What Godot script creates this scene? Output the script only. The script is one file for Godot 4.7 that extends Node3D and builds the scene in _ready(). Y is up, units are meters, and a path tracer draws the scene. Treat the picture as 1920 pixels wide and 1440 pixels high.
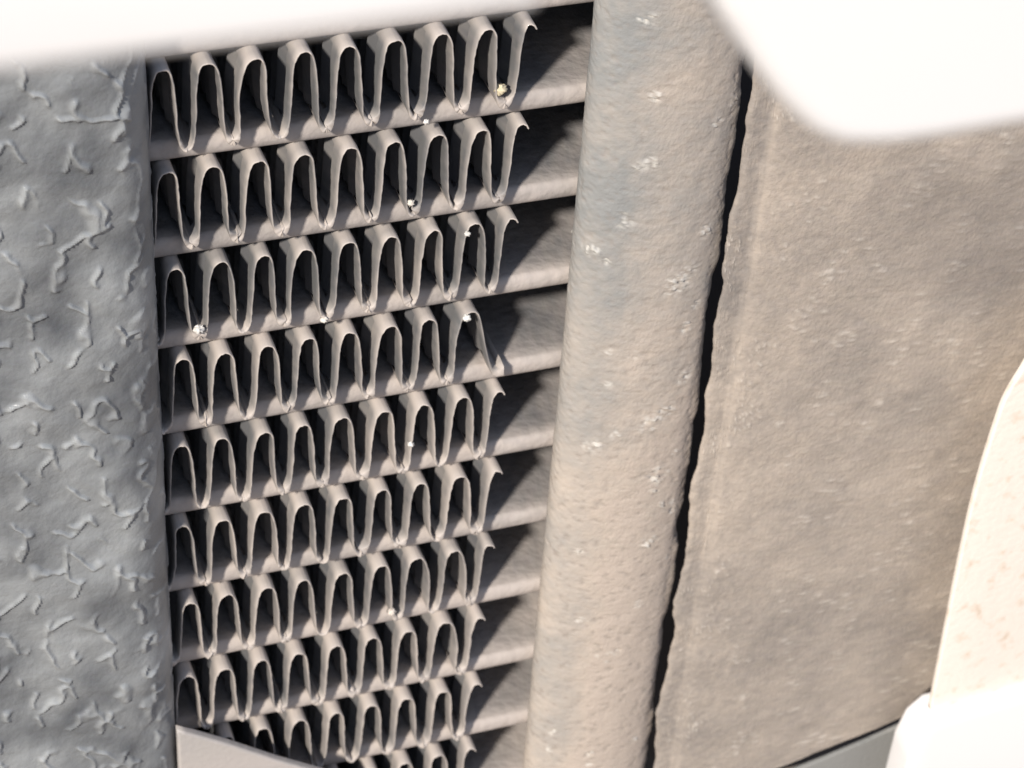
extends Node3D
# A car's radiator core seen close up through the opening of the bumper.
# All lengths below are in units of 0.7 mm; U turns them into metres.
const U := 0.0007
const PITCH := 12.83          # tube to tube
const TUBE_H := 2.5           # thickness of a tube
const NOSE_Z := -2.84         # centre of the round tube nose; the fins' front edge is z = 0

var rng := RandomNumberGenerator.new()

func _ready():
	rng.seed = 77
	_camera_and_light()
	_backing()
	_radiator()
	_duct_panel()
	_ledge()
	_side_panel()
	_bodywork()
	_crumbs()

# ---------------------------------------------------------------- camera, sky, light
func _camera_and_light():
	var e := deg_to_rad(39.55)
	var yaw := deg_to_rad(21.66)
	var roll := deg_to_rad(-4.40)
	var fwd := Vector3(sin(yaw) * cos(e), -sin(e), -cos(yaw) * cos(e))
	var rt := Vector3(cos(yaw), 0, sin(yaw))
	var up := rt.cross(fwd)
	var r2 := cos(roll) * rt - sin(roll) * up
	var u2 := sin(roll) * rt + cos(roll) * up
	var cam := Camera3D.new()
	cam.name = "camera"
	add_child(cam)
	cam.transform = Transform3D(Basis(r2, u2, -fwd), Vector3(0, 131.75, 207.66) * U)
	cam.near = 0.005
	cam.far = 20.0
	var at := CameraAttributesPhysical.new()
	at.frustum_focal_length = 109.4
	at.frustum_focus_distance = 262.0 * U
	at.exposure_aperture = 105.0
	at.frustum_near = 0.005
	at.frustum_far = 20.0
	cam.attributes = at
	cam.fov = 18.18
	cam.current = true

	var we := WorldEnvironment.new()
	we.name = "world_environment"
	var env := Environment.new()
	env.background_mode = Environment.BG_SKY
	var sky := Sky.new()
	var sm := ProceduralSkyMaterial.new()
	sm.sky_top_color = Color(0.55, 0.62, 0.74)
	sm.sky_horizon_color = Color(0.80, 0.82, 0.85)
	sm.sky_curve = 0.2
	sm.ground_bottom_color = Color(0.50, 0.45, 0.41)
	sm.ground_horizon_color = Color(0.62, 0.57, 0.53)
	sm.sky_energy_multiplier = 1.05
	sky.sky_material = sm
	env.sky = sky
	env.tonemap_mode = Environment.TONE_MAPPER_LINEAR
	env.tonemap_exposure = 1.3
	env.sdfgi_enabled = true
	env.ssao_enabled = true
	env.ssil_enabled = true
	we.environment = env
	add_child(we)

	var sun := DirectionalLight3D.new()
	sun.name = "sun"
	add_child(sun)
	var az := deg_to_rad(44.0)
	var el := deg_to_rad(35.0)
	var d := Vector3(sin(az) * cos(el), -sin(el), -cos(az) * cos(el))
	sun.look_at_from_position(Vector3.ZERO, d, Vector3.UP)
	sun.light_color = Color(1.0, 0.97, 0.93)
	sun.light_energy = 1.4
	sun.light_angular_distance = 4.5
	sun.shadow_enabled = true

# ---------------------------------------------------------------- helpers
func noise(seed_value: int, freq: float, octaves := 3, kind := FastNoiseLite.TYPE_SIMPLEX_SMOOTH) -> FastNoiseLite:
	var n := FastNoiseLite.new()
	n.seed = seed_value
	n.noise_type = kind
	n.frequency = freq
	n.fractal_type = FastNoiseLite.FRACTAL_FBM
	n.fractal_octaves = octaves
	return n

func mat(called: String, albedo: Color, rough: float, vertex := true) -> StandardMaterial3D:
	var m := StandardMaterial3D.new()
	m.resource_name = called
	m.albedo_color = Color.WHITE if vertex else albedo.linear_to_srgb()
	m.vertex_color_use_as_albedo = vertex
	m.roughness = rough
	m.cull_mode = BaseMaterial3D.CULL_DISABLED
	return m

func grain(m: StandardMaterial3D, seed_value: int, freq: float, strength: float, per_unit: float):
	var t := NoiseTexture2D.new()
	t.width = 512
	t.height = 512
	t.seamless = true
	t.as_normal_map = true
	t.bump_strength = 6.0
	t.noise = noise(seed_value, freq, 4)
	m.normal_enabled = true
	m.normal_texture = t
	m.normal_scale = strength
	m.uv1_triplanar = true
	m.uv1_world_triplanar = true
	m.uv1_scale = Vector3.ONE * per_unit / U

# a grid of (nu+1) x (nv+1) points given by f(u, v) -> [position, colour]; its front is du x dv
func sheet(f: Callable, nu: int, nv: int, st: SurfaceTool = null) -> SurfaceTool:
	if st == null:
		st = SurfaceTool.new()
		st.begin(Mesh.PRIMITIVE_TRIANGLES)
	var base: int = st.get_meta("count", 0)
	for j in nv + 1:
		for i in nu + 1:
			var r = f.call(float(i) / nu, float(j) / nv)
			st.set_color(r[1])
			st.add_vertex(r[0] * U)
	for j in nv:
		for i in nu:
			var a := base + j * (nu + 1) + i
			var b := a + 1
			var c := a + nu + 1
			var d := c + 1
			st.add_index(a); st.add_index(d); st.add_index(b)
			st.add_index(a); st.add_index(c); st.add_index(d)
	st.set_meta("count", base + (nu + 1) * (nv + 1))
	return st

func commit(called: String, st: SurfaceTool, m: Material, parent: Node = self) -> MeshInstance3D:
	st.generate_normals()
	var o := MeshInstance3D.new()
	o.name = called
	o.mesh = st.commit()
	o.material_override = m
	parent.add_child(o, true)
	return o

func tag(o: Node, label: String, category := "", group := "", kind := ""):
	if label: o.set_meta("label", label)
	if category: o.set_meta("category", category)
	if group: o.set_meta("group", group)
	if kind: o.set_meta("kind", kind)

func thing(called: String, label: String, category: String) -> Node3D:
	var o := Node3D.new()
	o.name = called
	add_child(o, true)
	tag(o, label, category)
	return o

func smooth_line(pts: Array, steps: int) -> PackedVector2Array:
	var out := PackedVector2Array()
	for i in pts.size() - 1:
		var a: Vector2 = pts[max(i - 1, 0)]
		var b: Vector2 = pts[i]
		var c: Vector2 = pts[i + 1]
		var d: Vector2 = pts[min(i + 2, pts.size() - 1)]
		for s in steps:
			out.append(b.cubic_interpolate(c, a, d, float(s) / steps))
	out.append(pts[-1])
	return out

# a rounded slab: outline in x/y (counter-clockwise from the front), between z_back and z_front, edge radius r
func slab(outline: PackedVector2Array, z_back: float, z_front: float, r: float, shade: Callable) -> SurfaceTool:
	var st := SurfaceTool.new()
	st.begin(Mesh.PRIMITIVE_TRIANGLES)
	var n := outline.size()
	var inward := PackedVector2Array()
	for i in n:
		var t := (outline[(i + 1) % n] - outline[(i - 1 + n) % n]).normalized()
		inward.append(Vector2(-t.y, t.x))
	var rings := []
	var steps := 6
	for s in steps + 1:
		var a := PI / 2 * s / steps
		rings.append([r * (1 - sin(a)), z_back + r - r * cos(a) ])
	rings.reverse()
	# from back face outwards, up the side, to the front face
	var prof := []
	for s in steps + 1:
		var a := PI / 2 * s / steps
		prof.append(Vector2(r * (1 - sin(a)), z_back + r * (1 - cos(a))))
	for s in steps + 1:
		var a := PI / 2 * s / steps
		prof.append(Vector2(r * (1 - cos(a)), z_front - r * (1 - sin(a))))
	for p in prof:
		for i in n:
			var q: Vector2 = outline[i] + inward[i] * p.x
			var w := Vector3(q.x, q.y, p.y)
			st.set_color(shade.call(w))
			st.add_vertex(w * U)
	for k in prof.size() - 1:
		for i in n:
			var a := k * n + i
			var b := k * n + (i + 1) % n
			var c := a + n
			var d := b + n
			st.add_index(a); st.add_index(d); st.add_index(b)
			st.add_index(a); st.add_index(c); st.add_index(d)
	var last := (prof.size() - 1) * n
	var ring := PackedVector2Array()
	for i in n:
		ring.append(outline[i] + inward[i] * r)
	var tri := Geometry2D.triangulate_polygon(outline)
	for t in range(0, tri.size(), 3):
		var a := tri[t]
		var b := tri[t + 1]
		var c := tri[t + 2]
		var ccw := (ring[b] - ring[a]).cross(ring[c] - ring[a]) > 0
		if ccw:
			st.add_index(last + a); st.add_index(last + c); st.add_index(last + b)
			st.add_index(a); st.add_index(b); st.add_index(c)
		else:
			st.add_index(last + a); st.add_index(last + b); st.add_index(last + c)
			st.add_index(a); st.add_index(c); st.add_index(b)
	return st

func dense(pts: Array, step: float) -> PackedVector2Array:
	var out := PackedVector2Array()
	for i in pts.size():
		var a: Vector2 = pts[i]
		var b: Vector2 = pts[(i + 1) % pts.size()]
		var k: int = max(1, int(a.distance_to(b) / step))
		for s in k:
			out.append(a.lerp(b, float(s) / k))
	return out

# ---------------------------------------------------------------- what closes the space behind
func _backing():
	var st := SurfaceTool.new()
	st.begin(Mesh.PRIMITIVE_TRIANGLES)
	var dark := func(_p): return Color(0.03, 0.03, 0.035)
	var s := slab(PackedVector2Array([Vector2(-60, -190), Vector2(240, -190), Vector2(240, 60), Vector2(-60, 60)]), -60, -40, 1.0, dark)
	var o := commit("added_backing_wall", s, mat("black plastic", Color.BLACK, 0.8))  # added unseen wall, keeps the sky from shining through the core
	tag(o, "added black plastic wall behind the radiator, keeping sky light out", "", "", "structure")

# ---------------------------------------------------------------- radiator
func tube_bottom(k: int) -> float:
	return -k * PITCH - 2.3

var dust_big := noise(5, 0.06, 4)
var dust_fine := noise(9, 0.55, 3)

func mottled_tone(p: Vector3, dark_tone: Color, pale_tone: Color, bias: float, patchy := 0.9) -> Color:
	var d := clampf(bias + dust_big.get_noise_3dv(p) * patchy + dust_fine.get_noise_3dv(p) * patchy * 0.4, 0, 1)
	return dark_tone.lerp(pale_tone, d)

func _radiator():
	var root := thing("radiator", "dusty metal radiator core of zigzag fins between flat tubes", "radiator")
	var tube_mat := mat("dusty aluminium tube", Color.WHITE, 0.75)
	grain(tube_mat, 3, 0.03, 0.35, 1.0 / 30)
	var fin_mat := mat("dusty aluminium fin", Color.WHITE, 0.7)
	var dark_tone := Color(0.12, 0.12, 0.125)
	var pale_tone := Color(0.40, 0.355, 0.325)
	for k in range(-1, 11):
		var yb := tube_bottom(k)
		var sag := rng.randf_range(-0.08, 0.08)
		var f := func(u: float, v: float):
			# round the section: flat bottom at the back, nose, flat top
			var prof: Vector2
			var rad := TUBE_H / 2
			var nose := 0.8
			var back := -26.0
			if u < 0.35:
				prof = Vector2(lerpf(back, NOSE_Z, u / 0.35), 0)
			elif u < 0.65:
				var a := PI * (u - 0.35) / 0.3
				prof = Vector2(NOSE_Z + nose * sin(a), rad - rad * cos(a))
			else:
				prof = Vector2(lerpf(NOSE_Z, back, (u - 0.65) / 0.35), TUBE_H)
			var x := lerpf(20, 97, v)
			var p := Vector3(x, yb + prof.y + sag * sin(x * 0.05 + k), prof.x)
			p += Vector3(0, 1, 1) * dust_fine.get_noise_3dv(p * 0.8) * 0.07
			return [p, mottled_tone(p, dark_tone, pale_tone, 0.06 + 0.62 * smoothstep(-5.5, -2.4, p.z) - 0.004 * yb, 0.5)]  # base colour paler at the nose, darker with depth
		commit("tube", sheet(f, 40, 150), tube_mat, root)
	# fins: row k hangs between tube k and tube k + 1; [first arch, pitch, arches]
	var rows := [[41.20, 5.06, 8], [41.54, 5.01, 8], [42.07, 4.92, 8], [42.54, 4.87, 8], [41.73, 4.95, 8], [41.68, 4.99, 8], [42.20, 4.90, 8], [41.51, 4.90, 8], [41.42, 4.95, 8], [41.5, 4.93, 8]]
	for k in rows.size():
		_fin_row(k, rows[k][0], rows[k][1], rows[k][2], root, fin_mat)
	_header(root)

# half of one loop: distance from the loop's axis as a share of the half pitch, against height
const HALF := [Vector2(1.0, 0.0), Vector2(0.87, 0.008), Vector2(0.745, 0.045), Vector2(0.67, 0.11), Vector2(0.62, 0.21), Vector2(0.575, 0.40), Vector2(0.53, 0.62), Vector2(0.465, 0.81), Vector2(0.37, 0.92), Vector2(0.215, 0.982), Vector2(0.0, 1.0)]

func _fin_row(k: int, first: float, pitch: float, count: int, root: Node3D, m: Material):
	var y0 := tube_bottom(k + 1) + TUBE_H - 0.03
	var h := PITCH - TUBE_H + 0.06
	var half := smooth_line(HALF, 4)
	var xs := []
	for i in range(-3, count + 1):
		xs.append(first + pitch * i + rng.randf_range(-0.14, 0.14))
	var path := PackedVector2Array()      # x, height share
	var wob := PackedFloat32Array()       # how far the front edge stands forward
	for i in range(1, xs.size()):
		var left: float = (xs[i - 1] + xs[i]) / 2
		var right: float = (xs[i] + xs[i + 1]) / 2 if i + 1 < xs.size() else xs[i] + pitch / 2
		var bend_l := rng.randf_range(-0.16, 0.16) * (3.0 if rng.randf() < 0.12 else 1.0)
		var bend_r := rng.randf_range(-0.16, 0.16) * (3.0 if rng.randf() < 0.12 else 1.0)
		var top := rng.randf_range(-0.12, 0.12)
		var out := rng.randf_range(-0.18, 0.12)
		var last := i == xs.size() - 1
		for s in half.size():
			var q: Vector2 = half[s]
			if last and q.y > 0.985: break
			var b: float = sin(q.y * PI) * bend_l + q.y * top
			path.append(Vector2(xs[i] - q.x * (xs[i] - left) + b, q.y))
			wob.append(out)
		if last:
			var e := path[path.size() - 1]
			path.append(e + Vector2(0.35, 0.004))
			wob.append(out + 0.05)
			path.append(e + Vector2(0.75, -0.012))
			wob.append(out + 0.1)
			path.append(e + Vector2(0.95, -0.05))
			wob.append(out + 0.1)
			break
		if k == 3 and i == xs.size() - 2:
			# this row's last loop was pulled open: its right leg slants out to the tube
			for q in [Vector2(0.45, 0.99), Vector2(0.85, 0.95), Vector2(1.15, 0.86), Vector2(1.5, 0.7), Vector2(1.95, 0.5), Vector2(2.4, 0.3), Vector2(2.85, 0.12), Vector2(3.2, 0.03), Vector2(3.7, 0.0), Vector2(4.6, 0.0)]:
				path.append(Vector2(xs[i] + q.x + top, q.y))
				wob.append(out)
			break
		for s in range(half.size() - 2, 0, -1):
			var q: Vector2 = half[s]
			var b: float = sin(q.y * PI) * bend_r + q.y * top
			path.append(Vector2(xs[i] + q.x * (right - xs[i]) + b, q.y))
			wob.append(out)
	var n := path.size()
	var pos := PackedVector2Array()
	var nor := PackedVector2Array()
	var cake := PackedFloat32Array()      # dirt caked into the troughs
	for i in n:
		cake.append(maxf(0.1, 0.6 + 1.2 * dust_fine.get_noise_2d(path[i].x * 0.5, k * 9.0)))
		pos.append(Vector2(path[i].x, y0 + path[i].y * h))
	for i in n:
		var t := (pos[min(i + 1, n - 1)] - pos[max(i - 1, 0)]).normalized()
		nor.append(Vector2(-t.y, t.x))
	var rag := noise(100 + k, 0.5, 2)
	var dark_tone := Color(0.13, 0.13, 0.133)
	var pale_tone := Color(0.43, 0.38, 0.34)
	# the foil: full depth at crests and feet, only a front band on the legs (louvres behind)
	var st := SurfaceTool.new()
	st.begin(Mesh.PRIMITIVE_TRIANGLES)
	var half_t := 0.105
	var prof := [[1.0, -24.0], [1.0, -16.0], [1.0, -9.0], [1.0, -5.0], [1.0, -2.6], [1.0, -1.2], [1.0, -0.10], [0.6, 0.02], [0.0, 0.06], [-0.6, 0.02], [-1.0, -0.10], [-1.0, -1.2], [-1.0, -2.6], [-1.0, -5.0], [-1.0, -9.0], [-1.0, -16.0], [-1.0, -24.0]]
	var w := prof.size()
	for i in n:
		var rim := wob[i] + rag.get_noise_2d(pos[i].x * 2.0, pos[i].y * 2.0) * 0.14
		for p in prof:
			var caked := 0.0
			if p[0] > 0.3: caked = cake[i] * smoothstep(0.17, 0.01, path[i].y)
			var q: Vector2 = pos[i] + nor[i] * (half_t + caked) * p[0]
			var z: float = p[1]
			if z > -2.0: z += rim
			var crumple := rag.get_noise_3d(pos[i].x * 0.7, pos[i].y * 0.7, z * 0.8) * 0.09
			var v := Vector3(q.x + crumple, q.y, z)
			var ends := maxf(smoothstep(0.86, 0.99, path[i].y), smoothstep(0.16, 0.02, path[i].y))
			st.set_color(mottled_tone(v, dark_tone, pale_tone, 0.08 + 0.6 * ends * smoothstep(-9.0, -3.0, z) + 0.4 * smoothstep(-0.4, 0.0, z) - 0.0025 * y0, 0.6))  # paler at crests, feet and front rim, darker on legs and with depth
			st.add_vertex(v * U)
	for i in n - 1:
		var hm := (path[i].y + path[i + 1].y) / 2
		for j in w - 1:
			var deep: bool = prof[j][1] < -2.7 or prof[j + 1][1] < -2.7
			if deep and hm > 0.12 and hm < 0.90: continue
			var a := i * w + j
			var b := a + 1
			var c := a + w
			var d := c + 1
			st.add_index(a); st.add_index(b); st.add_index(d)
			st.add_index(a); st.add_index(d); st.add_index(c)
	var fin := commit("zigzag_fin", st, m, root)
	# louvres: turned slats cut out of every leg behind the front band
	var lv := SurfaceTool.new()
	lv.begin(Mesh.PRIMITIVE_TRIANGLES)
	var run := []
	for i in n:
		var inside := path[i].y > 0.10 and path[i].y < 0.92
		if inside: run.append(i)
		if (not inside or i == n - 1) and run.size() > 3:
			for s in 9:
				var za := -2.75 - s * 2.3
				var zb := za - 2.1
				var tilt := 0.42 if s < 5 else -0.42
				var ff := func(u: float, v: float):
					var t := v * (run.size() - 1)
					var i0: int = run[int(t)]
					var q: Vector2 = pos[i0]
					var p := Vector3(q.x + lerpf(tilt, -tilt, u), q.y, lerpf(za, zb, u))
					return [p, mottled_tone(p, dark_tone * 0.8, pale_tone, 0.05, 0.5)]
				sheet(ff, 1, run.size() - 1, lv)
			run = []
		elif not inside:
			run = []
	var slats := commit("louvers", lv, m, fin)
	slats.set_meta("kind", "stuff")

func _header(root: Node3D):
	var m := mat("dusty header", Color.WHITE, 0.72)
	grain(m, 21, 0.04, 0.28, 1.0 / 16)
	var lump := noise(31, 0.22, 4)
	var chip := noise(33, 0.35, 2)
	var pit := noise(34, 0.75, 3)
	var chips := [Vector3(100.9, -38.3, 1.7), Vector3(102.6, -36.9, 1.0), Vector3(99.5, -59.6, 1.3), Vector3(101.6, -58.4, 1.3), Vector3(101.9, -69.0, 1.4), Vector3(92.3, -61.9, 1.0), Vector3(93.6, -1.2, 0.8), Vector3(90.0, -32.1, 0.8), Vector3(101.6, -80.5, 1.1), Vector3(93.2, -27.7, 1.0), Vector3(104.3, -31.9, 0.9), Vector3(95.5, -20.0, 0.8), Vector3(104, -54, 1.0)]
	for i in 34:
		chips.append(Vector3(rng.randf_range(90, 106), rng.randf_range(-125, 4), rng.randf_range(0.35, 0.75)))
	var dark_tone := Color(0.24, 0.24, 0.232)
	var pale_tone := Color(0.46, 0.388, 0.322)
	# section: the round flank toward the fins, the front, the edge along the gap
	var line := smooth_line([Vector2(101, -26), Vector2(96, -16), Vector2(91.2, -5), Vector2(89.2, -1.4), Vector2(88.5, 0.6), Vector2(89.4, 2.2), Vector2(92, 3.5), Vector2(96, 4.1), Vector2(100.5, 3.8), Vector2(104.6, 2.5), Vector2(106.9, 0.9), Vector2(107.6, -0.4), Vector2(107.5, -2.2), Vector2(106.9, -7), Vector2(106, -26)], 9)
	var n := line.size()
	var f := func(u: float, v: float):
		var t := u * (n - 1)
		var i0 := int(t)
		var q: Vector2 = line[i0].lerp(line[min(i0 + 1, n - 1)], t - i0)
		var y := lerpf(16, -150, v)
		var p := Vector3(q.x, y, q.y)
		var nrm := Vector3(q.x - 98.5, 0, (q.y + 5) * 1.1).normalized()
		var d := lump.get_noise_3dv(p) * 0.11
		var c := 0.0
		for ch: Vector3 in chips:
			var r := Vector2(q.x, y).distance_to(Vector2(ch.x, ch.y))
			if r < ch.z * 1.5 and q.y > -6:
				c = maxf(c, (1 - smoothstep(0.5, 1.5, r / ch.z)) * smoothstep(0.0, 0.25, chip.get_noise_3dv(p * 4.0)))
		d += c * 0.3 * chip.get_noise_3dv(p * 6.0 + Vector3(3, 3, 3)) * 3.0
		var pits := smoothstep(0.24, 0.5, pit.get_noise_3dv(p))
		d += pit.get_noise_3dv(p * 1.7) * 0.07 - pits * 0.10
		if q.x > 106: d += lump.get_noise_2d(y * 0.3, 7.0) * 0.9 * smoothstep(106.0, 107.3, q.x)
		p += nrm * d
		var bias := 0.1 + 0.55 * smoothstep(91.0, 98.0, q.x) + 0.55 * smoothstep(-10.0, -95.0, y)  # base colour darker towards the left flank and the top
		var col := mottled_tone(p, dark_tone, pale_tone, bias, 0.45)
		col = col.lerp(Color(0.26, 0.22, 0.19), pits * lerpf(0.6, 0.3, smoothstep(-90.0, -30.0, y)))
		return [p, col.lerp(Color(0.70, 0.67, 0.61), c * 0.6)]
	commit("header_tank", sheet(f, 126, 660), m, root)

# ---------------------------------------------------------------- left: wrinkled plastic duct panel
func _duct_panel():
	var m := mat("worn grey plastic", Color.WHITE, 0.36)
	grain(m, 41, 0.04, 0.25, 1.0 / 25)
	var ridge := noise(51, 0.25, 1, FastNoiseLite.TYPE_CELLULAR)
	ridge.cellular_return_type = FastNoiseLite.RETURN_DISTANCE2_SUB
	ridge.cellular_jitter = 1.0
	ridge.fractal_type = FastNoiseLite.FRACTAL_NONE
	var warp := noise(52, 0.2, 2)
	var mask := noise(53, 0.24, 1)
	var swell := noise(54, 0.05, 2)
	var tone := noise(55, 0.07, 4)
	var line := smooth_line([Vector2(-12, 5.2), Vector2(0, 5.8), Vector2(15, 6.1), Vector2(28, 6.1), Vector2(33, 5.9), Vector2(36.4, 4.8), Vector2(38.8, 2.6), Vector2(39.7, -0.2), Vector2(39.9, -3), Vector2(39.9, -8)], 12)
	var n := line.size()
	# arc length along the section
	var acc := PackedFloat32Array([0.0])
	for i in range(1, n): acc.append(acc[i - 1] + line[i].distance_to(line[i - 1]))
	var total := acc[n - 1]
	var f := func(u: float, v: float):
		var s := u * total
		var i0 := acc.bsearch(s)
		i0 = clampi(i0 - 1, 0, n - 2)
		var t := (s - acc[i0]) / maxf(acc[i0 + 1] - acc[i0], 1e-6)
		var q: Vector2 = line[i0].lerp(line[i0 + 1], clampf(t, 0, 1))
		var tg := (line[i0 + 1] - line[i0]).normalized()
		var nrm := Vector3(-tg.y, 0, tg.x)
		var y := lerpf(14, -118, v)
		var a := Vector2(s, y * 0.58)
		a += Vector2(warp.get_noise_2d(s, y), warp.get_noise_2d(s + 90, y)) * 1.1
		var rr := ridge.get_noise_2dv(a)
		var crest := clampf(1.0 - (rr + 1.0) / 0.16, 0, 1)
		var keep := smoothstep(-0.16, 0.12, mask.get_noise_2d(s + 40, y * 0.8))
		var d := crest * keep * 0.45 + swell.get_noise_2d(s, y) * 0.6 + warp.get_noise_2d(s * 0.8, y * 0.8 + 50) * 0.22
		var fade := 1.0 - smoothstep(35.5, 39.0, q.x) * 0.75
		var p := Vector3(q.x, y, q.y) + nrm * d * fade
		var g := clampf(0.62 + tone.get_noise_2d(s, y) * 0.55 + crest * keep * 0.3 - 0.1, 0, 1)
		return [p, Color(0.055, 0.06, 0.069).lerp(Color(0.315, 0.325, 0.325), g)]
	var root := thing("duct_panel", "grey wrinkled plastic duct panel beside the left end of the radiator fins", "panel")
	commit("wrinkled_skin", sheet(f, 270, 640), m, root)
	var back := func(_p): return Color(0.16, 0.17, 0.18)
	commit("back_plate", slab(PackedVector2Array([Vector2(-12, -118), Vector2(39, -118), Vector2(39, 14), Vector2(-12, 14)]), -12, -7, 1.0, back), m, root)

func _ledge():
	var m := mat("dusty ledge", Color.WHITE, 0.7)
	grain(m, 61, 0.05, 0.12, 1.0 / 30)
	var shade := func(p): return mottled_tone(p, Color(0.30, 0.29, 0.28), Color(0.42, 0.38, 0.35), 0.6)
	var o := dense([Vector2(39.2, -140), Vector2(90, -140), Vector2(72, -123), Vector2(60.5, -113.0), Vector2(52.1, -107.0), Vector2(45.8, -102.0), Vector2(41.5, -98.9), Vector2(39.2, -97.4)], 1.0)
	var b := commit("lower_ledge", slab(o, 2.6, 4.0, 0.4, shade), m)
	tag(b, "pale dusty sloping ledge below the fins, touching the wrinkled grey panel", "ledge")

# ---------------------------------------------------------------- right: side panel, flap below it
func _side_panel():
	var m := mat("dusty side panel", Color.WHITE, 0.75)
	grain(m, 71, 0.04, 0.35, 1.0 / 18)
	var lump := noise(73, 0.12, 4)
	var streak := noise(74, 0.2, 3)
	var rough := noise(75, 0.8, 3)
	var dark_tone := Color(0.215, 0.19, 0.17)
	var pale_tone := Color(0.405, 0.342, 0.283)
	var line := smooth_line([Vector2(116, 1.9), Vector2(110, 2.0), Vector2(108.3, 2.15), Vector2(107.45, 2.5), Vector2(107.4, 2.9), Vector2(108.0, 3.2), Vector2(109.6, 3.3), Vector2(110.3, 3.6), Vector2(112, 4.1), Vector2(118, 4.4), Vector2(130, 4.2), Vector2(145, 3.8), Vector2(157, 3.4)], 14)
	var n := line.size()
	var f := func(u: float, v: float):
		var t := u * (n - 1)
		var i0 := int(t)
		var q: Vector2 = line[i0].lerp(line[min(i0 + 1, n - 1)], t - i0)
		var y := lerpf(24, -131.6 + (q.x - 126.3) * 0.222, v)
		var p := Vector3(q.x, y, q.y)
		var turn := 0.64 + lump.get_noise_2d(q.x * 0.5 + 70, y * 0.5) * 2.2
		var along := Vector2((q.x * cos(turn) + y * sin(turn)) * 0.5, (-q.x * sin(turn) + y * cos(turn)) * 1.5)
		var s := streak.get_noise_2dv(along) * (0.6 + 0.9 * smoothstep(-0.2, 0.4, lump.get_noise_2d(q.x + 33, y * 0.8)))
		var grit := rough.get_noise_2d(q.x * 0.9, y * 0.9)
		var d := lump.get_noise_2d(q.x, y) * 0.2 + grit * 0.05 - smoothstep(0.4, 0.6, grit) * 0.08 + smoothstep(0.35, 0.6, s) * 0.12
		p.x += (rough.get_noise_2d(y * 0.09, 3.0) * 0.8 + rough.get_noise_2d(y * 0.6, 9.0) * 0.13) * smoothstep(110.5, 107.6, q.x)
		p.z += d
		var bias := 0.6 + 0.1 * s + 0.25 * grit
		bias -= 0.4 * smoothstep(110.6, 109.8, q.x) * smoothstep(-75.0, -30.0, y)  # strip along the left edge darker in its upper part
		bias -= 0.2 * smoothstep(-60.0, -130.0, y)  # whole face a little darker towards the bottom
		var col := mottled_tone(p, dark_tone, pale_tone, bias, 0.45)
		return [p, col.lerp(Color(0.55, 0.50, 0.44), smoothstep(0.5, 0.7, s) * 0.45)]
	var root := thing("side_panel", "large dusty beige panel right of the black gap by the header tank", "panel")
	commit("panel_face", sheet(f, 190, 420), m, root)
	var flap := func(p): return mottled_tone(p, Color(0.20, 0.205, 0.20), Color(0.27, 0.26, 0.245), 0.4)
	var o := dense([Vector2(106, -175), Vector2(157, -175), Vector2(157, -128.6), Vector2(149.5, -130.6), Vector2(142.6, -132.9), Vector2(136, -134.8), Vector2(126.1, -137.3), Vector2(106, -142.0)], 1.5)
	var b := commit("lower_flap", slab(o, 1.3, 2.0, 0.15, flap), m)
	tag(b, "grey flap below the thin dark slit under the dusty beige panel", "flap")

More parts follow.
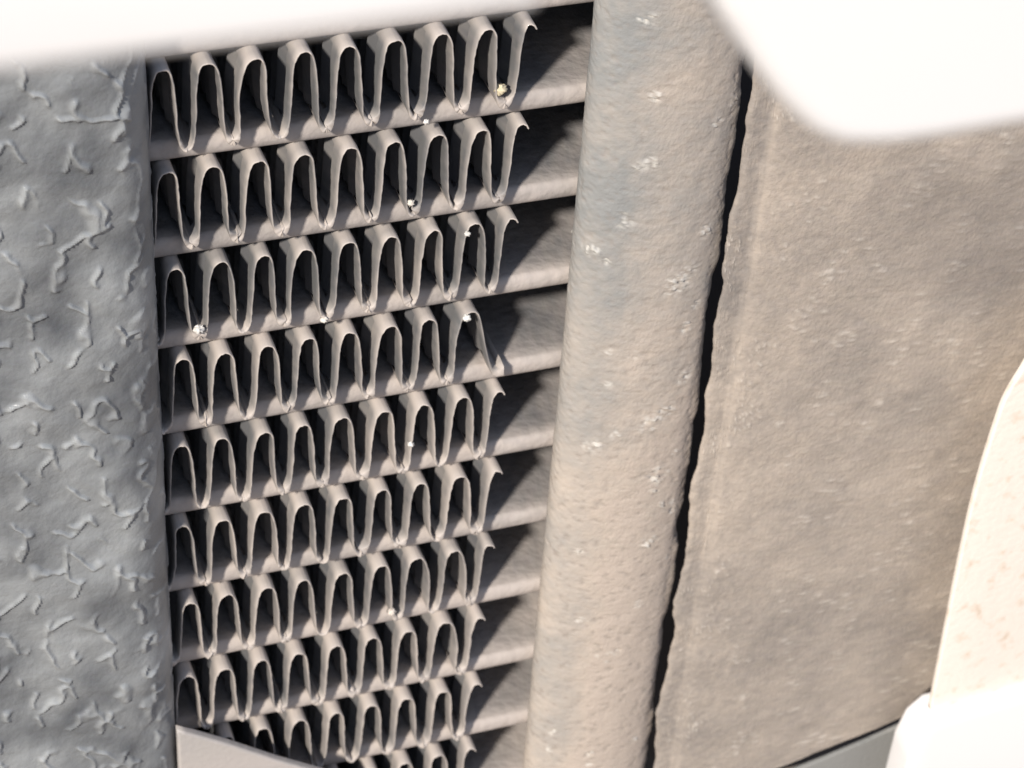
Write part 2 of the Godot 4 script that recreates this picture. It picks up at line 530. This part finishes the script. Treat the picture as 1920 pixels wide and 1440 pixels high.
# ---------------------------------------------------------------- bright painted bodywork near the lens and at the right
func _bodywork():
	var white := mat("white paint", Color.WHITE, 0.35)
	white.clearcoat_enabled = true
	white.clearcoat = 0.4
	var w := func(_p): return Color(0.76, 0.745, 0.73)
	var bar := dense([Vector2(6, 87.6), Vector2(27.5, 87.6), Vector2(27.5, 93), Vector2(6, 93)], 1.0)
	var o := commit("bumper_bar", slab(bar, 134, 138.5, 0.7, w), white)
	tag(o, "white painted bumper bar crossing above the radiator, out of focus", "bumper")
	var pts := smooth_line([Vector2(37.0, 86.0), Vector2(38.3, 81.9), Vector2(40, 79.1), Vector2(41.8, 76.6), Vector2(43.3, 74.9), Vector2(44.5, 73.9), Vector2(46.2, 73.2), Vector2(50.2, 72.9), Vector2(62, 73.2)], 6)
	pts.append(Vector2(62, 86))
	o = commit("bumper_corner", slab(pts, 124, 130.5, 1.0, w), white)
	tag(o, "white painted bumper piece with a rounded corner over the beige panel, out of focus", "bumper")
	var cream := mat("cream paint", Color.WHITE, 0.5)
	grain(cream, 81, 0.05, 0.1, 1.0 / 40)
	var spots := NoiseTexture2D.new()
	spots.width = 512
	spots.height = 512
	spots.seamless = true
	spots.noise = noise(83, 0.02, 4)
	var ramp := Gradient.new()
	ramp.offsets = PackedFloat32Array([0.0, 0.66, 0.86, 1.0])
	ramp.colors = PackedColorArray([Color(1, 1, 1), Color(1, 1, 1), Color(0.965, 0.94, 0.915), Color(0.89, 0.84, 0.79)])
	spots.color_ramp = ramp
	cream.albedo_texture = spots
	var cs := func(_p): return Color(0.76, 0.69, 0.61)
	var left := smooth_line([Vector2(151, -40), Vector2(148.5, -47), Vector2(146.2, -54), Vector2(144.8, -58.1), Vector2(144.2, -62.4), Vector2(143.6, -74), Vector2(143.8, -86.7), Vector2(144.4, -102), Vector2(145.0, -116.4)], 12)
	left.append_array(dense([Vector2(150, -117), Vector2(190, -112), Vector2(190, -40)], 2.0).slice(0, 44))
	o = commit("cream_panel", slab(left, 11.0, 12, 0.3, cs), cream)
	tag(o, "cream painted bodywork edge with brown specks beside the beige panel", "bodywork")
	var low := dense([Vector2(142.0, -150), Vector2(195, -150), Vector2(195, -112.5), Vector2(150, -116.6), Vector2(145.6, -116.9), Vector2(143.4, -119.2), Vector2(142.3, -123.5)], 1.5)
	o = commit("lower_bumper", slab(low, 8, 14, 1.0, w), white)
	tag(o, "plain white painted bodywork below the cream speckled edge", "bodywork")

# ---------------------------------------------------------------- grit caught in the fins
func _crumbs():
	var pale := mat("pale grit", Color.WHITE, 0.6)
	var rough := noise(91, 0.9, 2)
	var list := [
		[Vector3(70.1, -13.0, 0.1), 0.45, Color(0.62, 0.59, 0.55), "bright white grit crumb under the second tube, at a fin crest"],
		[Vector3(68.7, -23.6, 0.0), 0.55, Color(0.56, 0.51, 0.45), "pale grit crumb in a fin trough of the second row of fins"],
		[Vector3(58.9, -38.2, 0.0), 0.6, Color(0.55, 0.51, 0.46), "pale grit crumb in a fin trough of the third row of fins"],
		[Vector3(44.3, -36.6, 0.1), 0.75, Color(0.58, 0.55, 0.51), "whitish grit lump by the grey duct panel, third row of fins"],
		[Vector3(78.6, -10.3, -0.3), 0.95, Color(0.52, 0.45, 0.31), "yellowish lump of dirt in the last trough of the top fin row"],
		[Vector3(75.6, -29.0, 0.2), 0.45, Color(0.60, 0.58, 0.54), "small white grit crumb on the last loop of the third fin row"],
		[Vector3(76.1, -41.2, 0.2), 0.65, Color(0.64, 0.62, 0.58), "white grit cluster on the slanting last loop of the fourth fin row"],
		[Vector3(69.9, -59.4, 0.2), 0.5, Color(0.60, 0.57, 0.53), "white grit crumb on the next to last loop of the fifth fin row"],
		[Vector3(68.3, -87.6, 0.1), 0.7, Color(0.56, 0.50, 0.44), "pale grit lump in a trough of the seventh row of fins"]]
	for c in list:
		var r: float = c[1] * 0.72
		var f := func(u: float, v: float):
			var a := u * TAU
			var b := v * PI
			var n := Vector3(sin(b) * cos(a), cos(b), -sin(b) * sin(a))
			var q := n * r * (1.0 + rough.get_noise_3dv(n * 1.6 + c[0]) * 0.9)
			return [Vector3(q.x, q.y * 0.8, q.z), c[2]]
		var o := commit("grit_crumb", sheet(f, 14, 9), pale)
		o.position = c[0] * U
		tag(o, c[3], "grit", "grit crumbs caught in the radiator fins")
